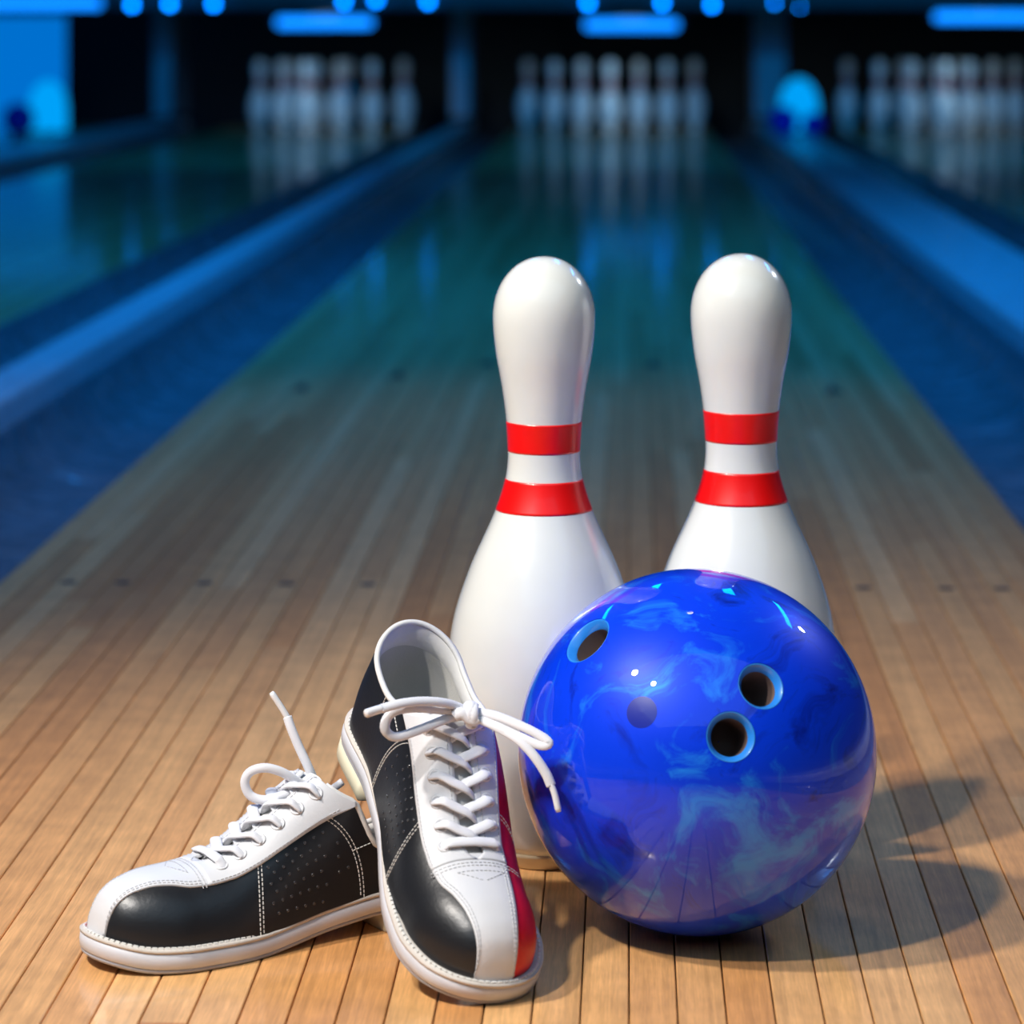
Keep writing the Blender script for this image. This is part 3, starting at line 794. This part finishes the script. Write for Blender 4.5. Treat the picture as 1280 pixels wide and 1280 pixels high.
        s.lace(mb, [PS(st, eye_ph(st, 1)-.06, 1, .5), PS(st, eye_ph(st, 1)+.04, 1, 3.0), PS(st+.5, H2-.25, 1, 4.2), PS(st+1, H2, 1, 4.4), PS(st+1, H2-.25, -1, 4.2), PS(st+1, eye_ph(st, -1)+.04, -1, 3.0), PS(st+1, eye_ph(st, -1)-.07, -1, .4)])
        return mb, fac
    def pix(s, pts, d0): return [s.local(at(px, py, d0+dd)) for px, py, dd in pts]
def aglet(sh, pts, parent, r=2.2):
    P = catmull(pts, 4); v, f = tube(P, r, 10, 1.0, (0.3, .9, .1), taper=lambda t: 1 if t < .9 else .75)
    return sh.add('aglet', v, f, M['aglet'], parent)

# ---- the shoe lying flat, toe to the left
RX = 213.5
A = Shoe('bowling_shoe', (-.0125, 1.902, .0), (0, 0, math.radians(RX)), False, 'black and white bowling shoe standing flat, toe pointing left, its lace end sticking up')
PRESS[0] = 26.0
mb, fac = A.build()
PRESS[0] = 0.0
kn = A.world(PS(112, PI/2, 1, 4.0)); d0 = (kn-CAM).dot(CF)
cx8 = lambda L: [(280+a/5.118, 850+b/5.12, c) for a, b, c in L]
U = (0, -.9, .3)
A.lace(mb, A.pix(cx8([(600, 740, .012), (575, 700, .004), (470, 650, -.004), (370, 590, -.008), (260, 562, -.010), (165, 590, -.010), (133, 660, -.010), (170, 740, -.010), (260, 768, -.010), (370, 740, -.010), (450, 705, -.006), (520, 700, .006), (570, 730, .012)]), d0), 3.1, .75, ups=A.inv.to_3x3() @ Vector(U))
A.lace(mb, A.pix(cx8([(610, 740, .014), (590, 680, .008), (545, 570, .006), (480, 430, .008), (430, 310, .010), (405, 235, .012)]), d0), 3.1, .8, ups=A.inv.to_3x3() @ Vector(U))
A.lace(mb, A.pix(cx8([(640, 745, .030), (690, 700, .030), (730, 672, .03), (758, 650, .03)]), d0), 2.6, .8, ups=A.inv.to_3x3() @ Vector(U))
c = A.world(PS(113, PI/2, 1, 3.0))
lc = A.add('lace', mb.v, mb.f, M['lace'], weld=False)
aglet(A, A.pix(cx8([(407, 242, .012), (360, 165, .013), (302, 78, .014)]), d0), lc)

# ---- the shoe in front, heel propped up on the other one
B = Shoe('bowling_shoe', (-.0660, 1.917, .1045), (math.radians(-6.5), math.radians(26.0), math.radians(-68.8)), True, 'black, white and red bowling shoe propped toe down, laces tied in a bow')
mb, fac = B.build()
kn = B.world(PS(113, PI/2, 1, 5.0)); d0 = (kn-CAM).dot(CF)
c4 = lambda L: [(420+a/4.267, 770+b/4.264, c) for a, b, c in L]
UB = B.inv.to_3x3() @ Vector((0, -.75, .66))
UB = (UB.x, UB.y*B.m, UB.z)
S_ = dict(r=3.3, flat=.7, ups=UB)
B.lace(mb, B.pix(c4([(690, 520, -.002), (640, 530, -.006), (560, 560, -.016), (430, 612, -.026), (320, 645, -.032), (265, 610, -.034), (270, 550, -.032), (320, 505, -.030), (430, 490, -.024), (560, 500, -.014), (660, 505, -.006), (700, 510, -.002)]), d0), **S_)
B.lace(mb, B.pix(c4([(700, 515, -.004), (640, 480, -.010), (560, 460, -.018), (450, 455, -.026), (340, 468, -.034), (240, 495, -.040)]), d0), **S_)
B.lace(mb, B.pix(c4([(700, 520, -.004), (760, 515, -.008), (860, 535, -.014), (1000, 592, -.022), (1100, 645, -.026), (1135, 680, -.028), (1090, 690, -.028), (980, 645, -.024), (870, 595, -.018), (770, 545, -.010), (700, 525, -.004)]), d0), **S_)
B.lace(mb, B.pix(c4([(700, 530, -.004), (780, 555, -.012), (900, 615, -.020), (985, 670, -.026), (1060, 750, -.030), (1120, 840, -.032), (1148, 905, -.033)]), d0), **S_)
# from the top eyelets to the knot
for sd in (1, -1):
    st = EYE_S[-1]; ep = eye_ph(st, sd)
    kl = Vector(B.local(at(583, 895, d0-.002)))
    a_ = Vector(PS(st-1, ep, sd, 2.5))
    B.lace(mb, [PS(st+1, ep-.03, sd, .8), a_, a_.lerp(kl, .5)+Vector((0, 0, 1.5)), kl], r=3.1, flat=.6)
lc = B.add('lace', mb.v, mb.f, M['lace'], weld=False)
kp = at(583, 894, d0-.010)
ring = [B.local(kp+CR*(.0062*math.cos(a))+Vector((0, 0, .0078*math.sin(a)))+CF*(.004*math.cos(a*1.0)-.003)) for a in [2*PI*k/10 for k in range(11)]]
mk = MB()
B.lace(mk, [B.local(kp+CR*(.002+.0015*t)+Vector((0, 0, .0055*math.cos(t*PI*1.25)))+CF*(-.005*math.sin(t*PI*1.25)+.001)) for t in [q/8-.1 for q in range(11)]], r=4.6, flat=.7, ups=UB)
B.lace(mk, [B.local(kp+CR*(.0045)+Vector((0, 0, 0.0055*math.cos(t)))+CF*(-.0065*math.sin(t)+.001)) for t in [-.3+3.6*q/8 for q in range(9)]], r=3.0, flat=.7, ups=UB)
B.lace(mk, [B.local(kp+CR*(-.007+.014*t)+Vector((0, 0, .002*math.sin(t*6)))+CF*(-.0035)) for t in [q/6 for q in range(7)]], r=4.2, flat=.8, ups=UB)
B.add('knot', mk.v, mk.f, M['lace'], lc, weld=False)
aglet(B, B.pix(c4([(1146, 898, -.033), (1165, 945, -.034), (1188, 1045, -.036)]), d0), lc)
aglet(B, B.pix(c4([(245, 494, -.0395), (200, 507, -.042), (155, 522, -.045)]), d0), lc, 2.9)
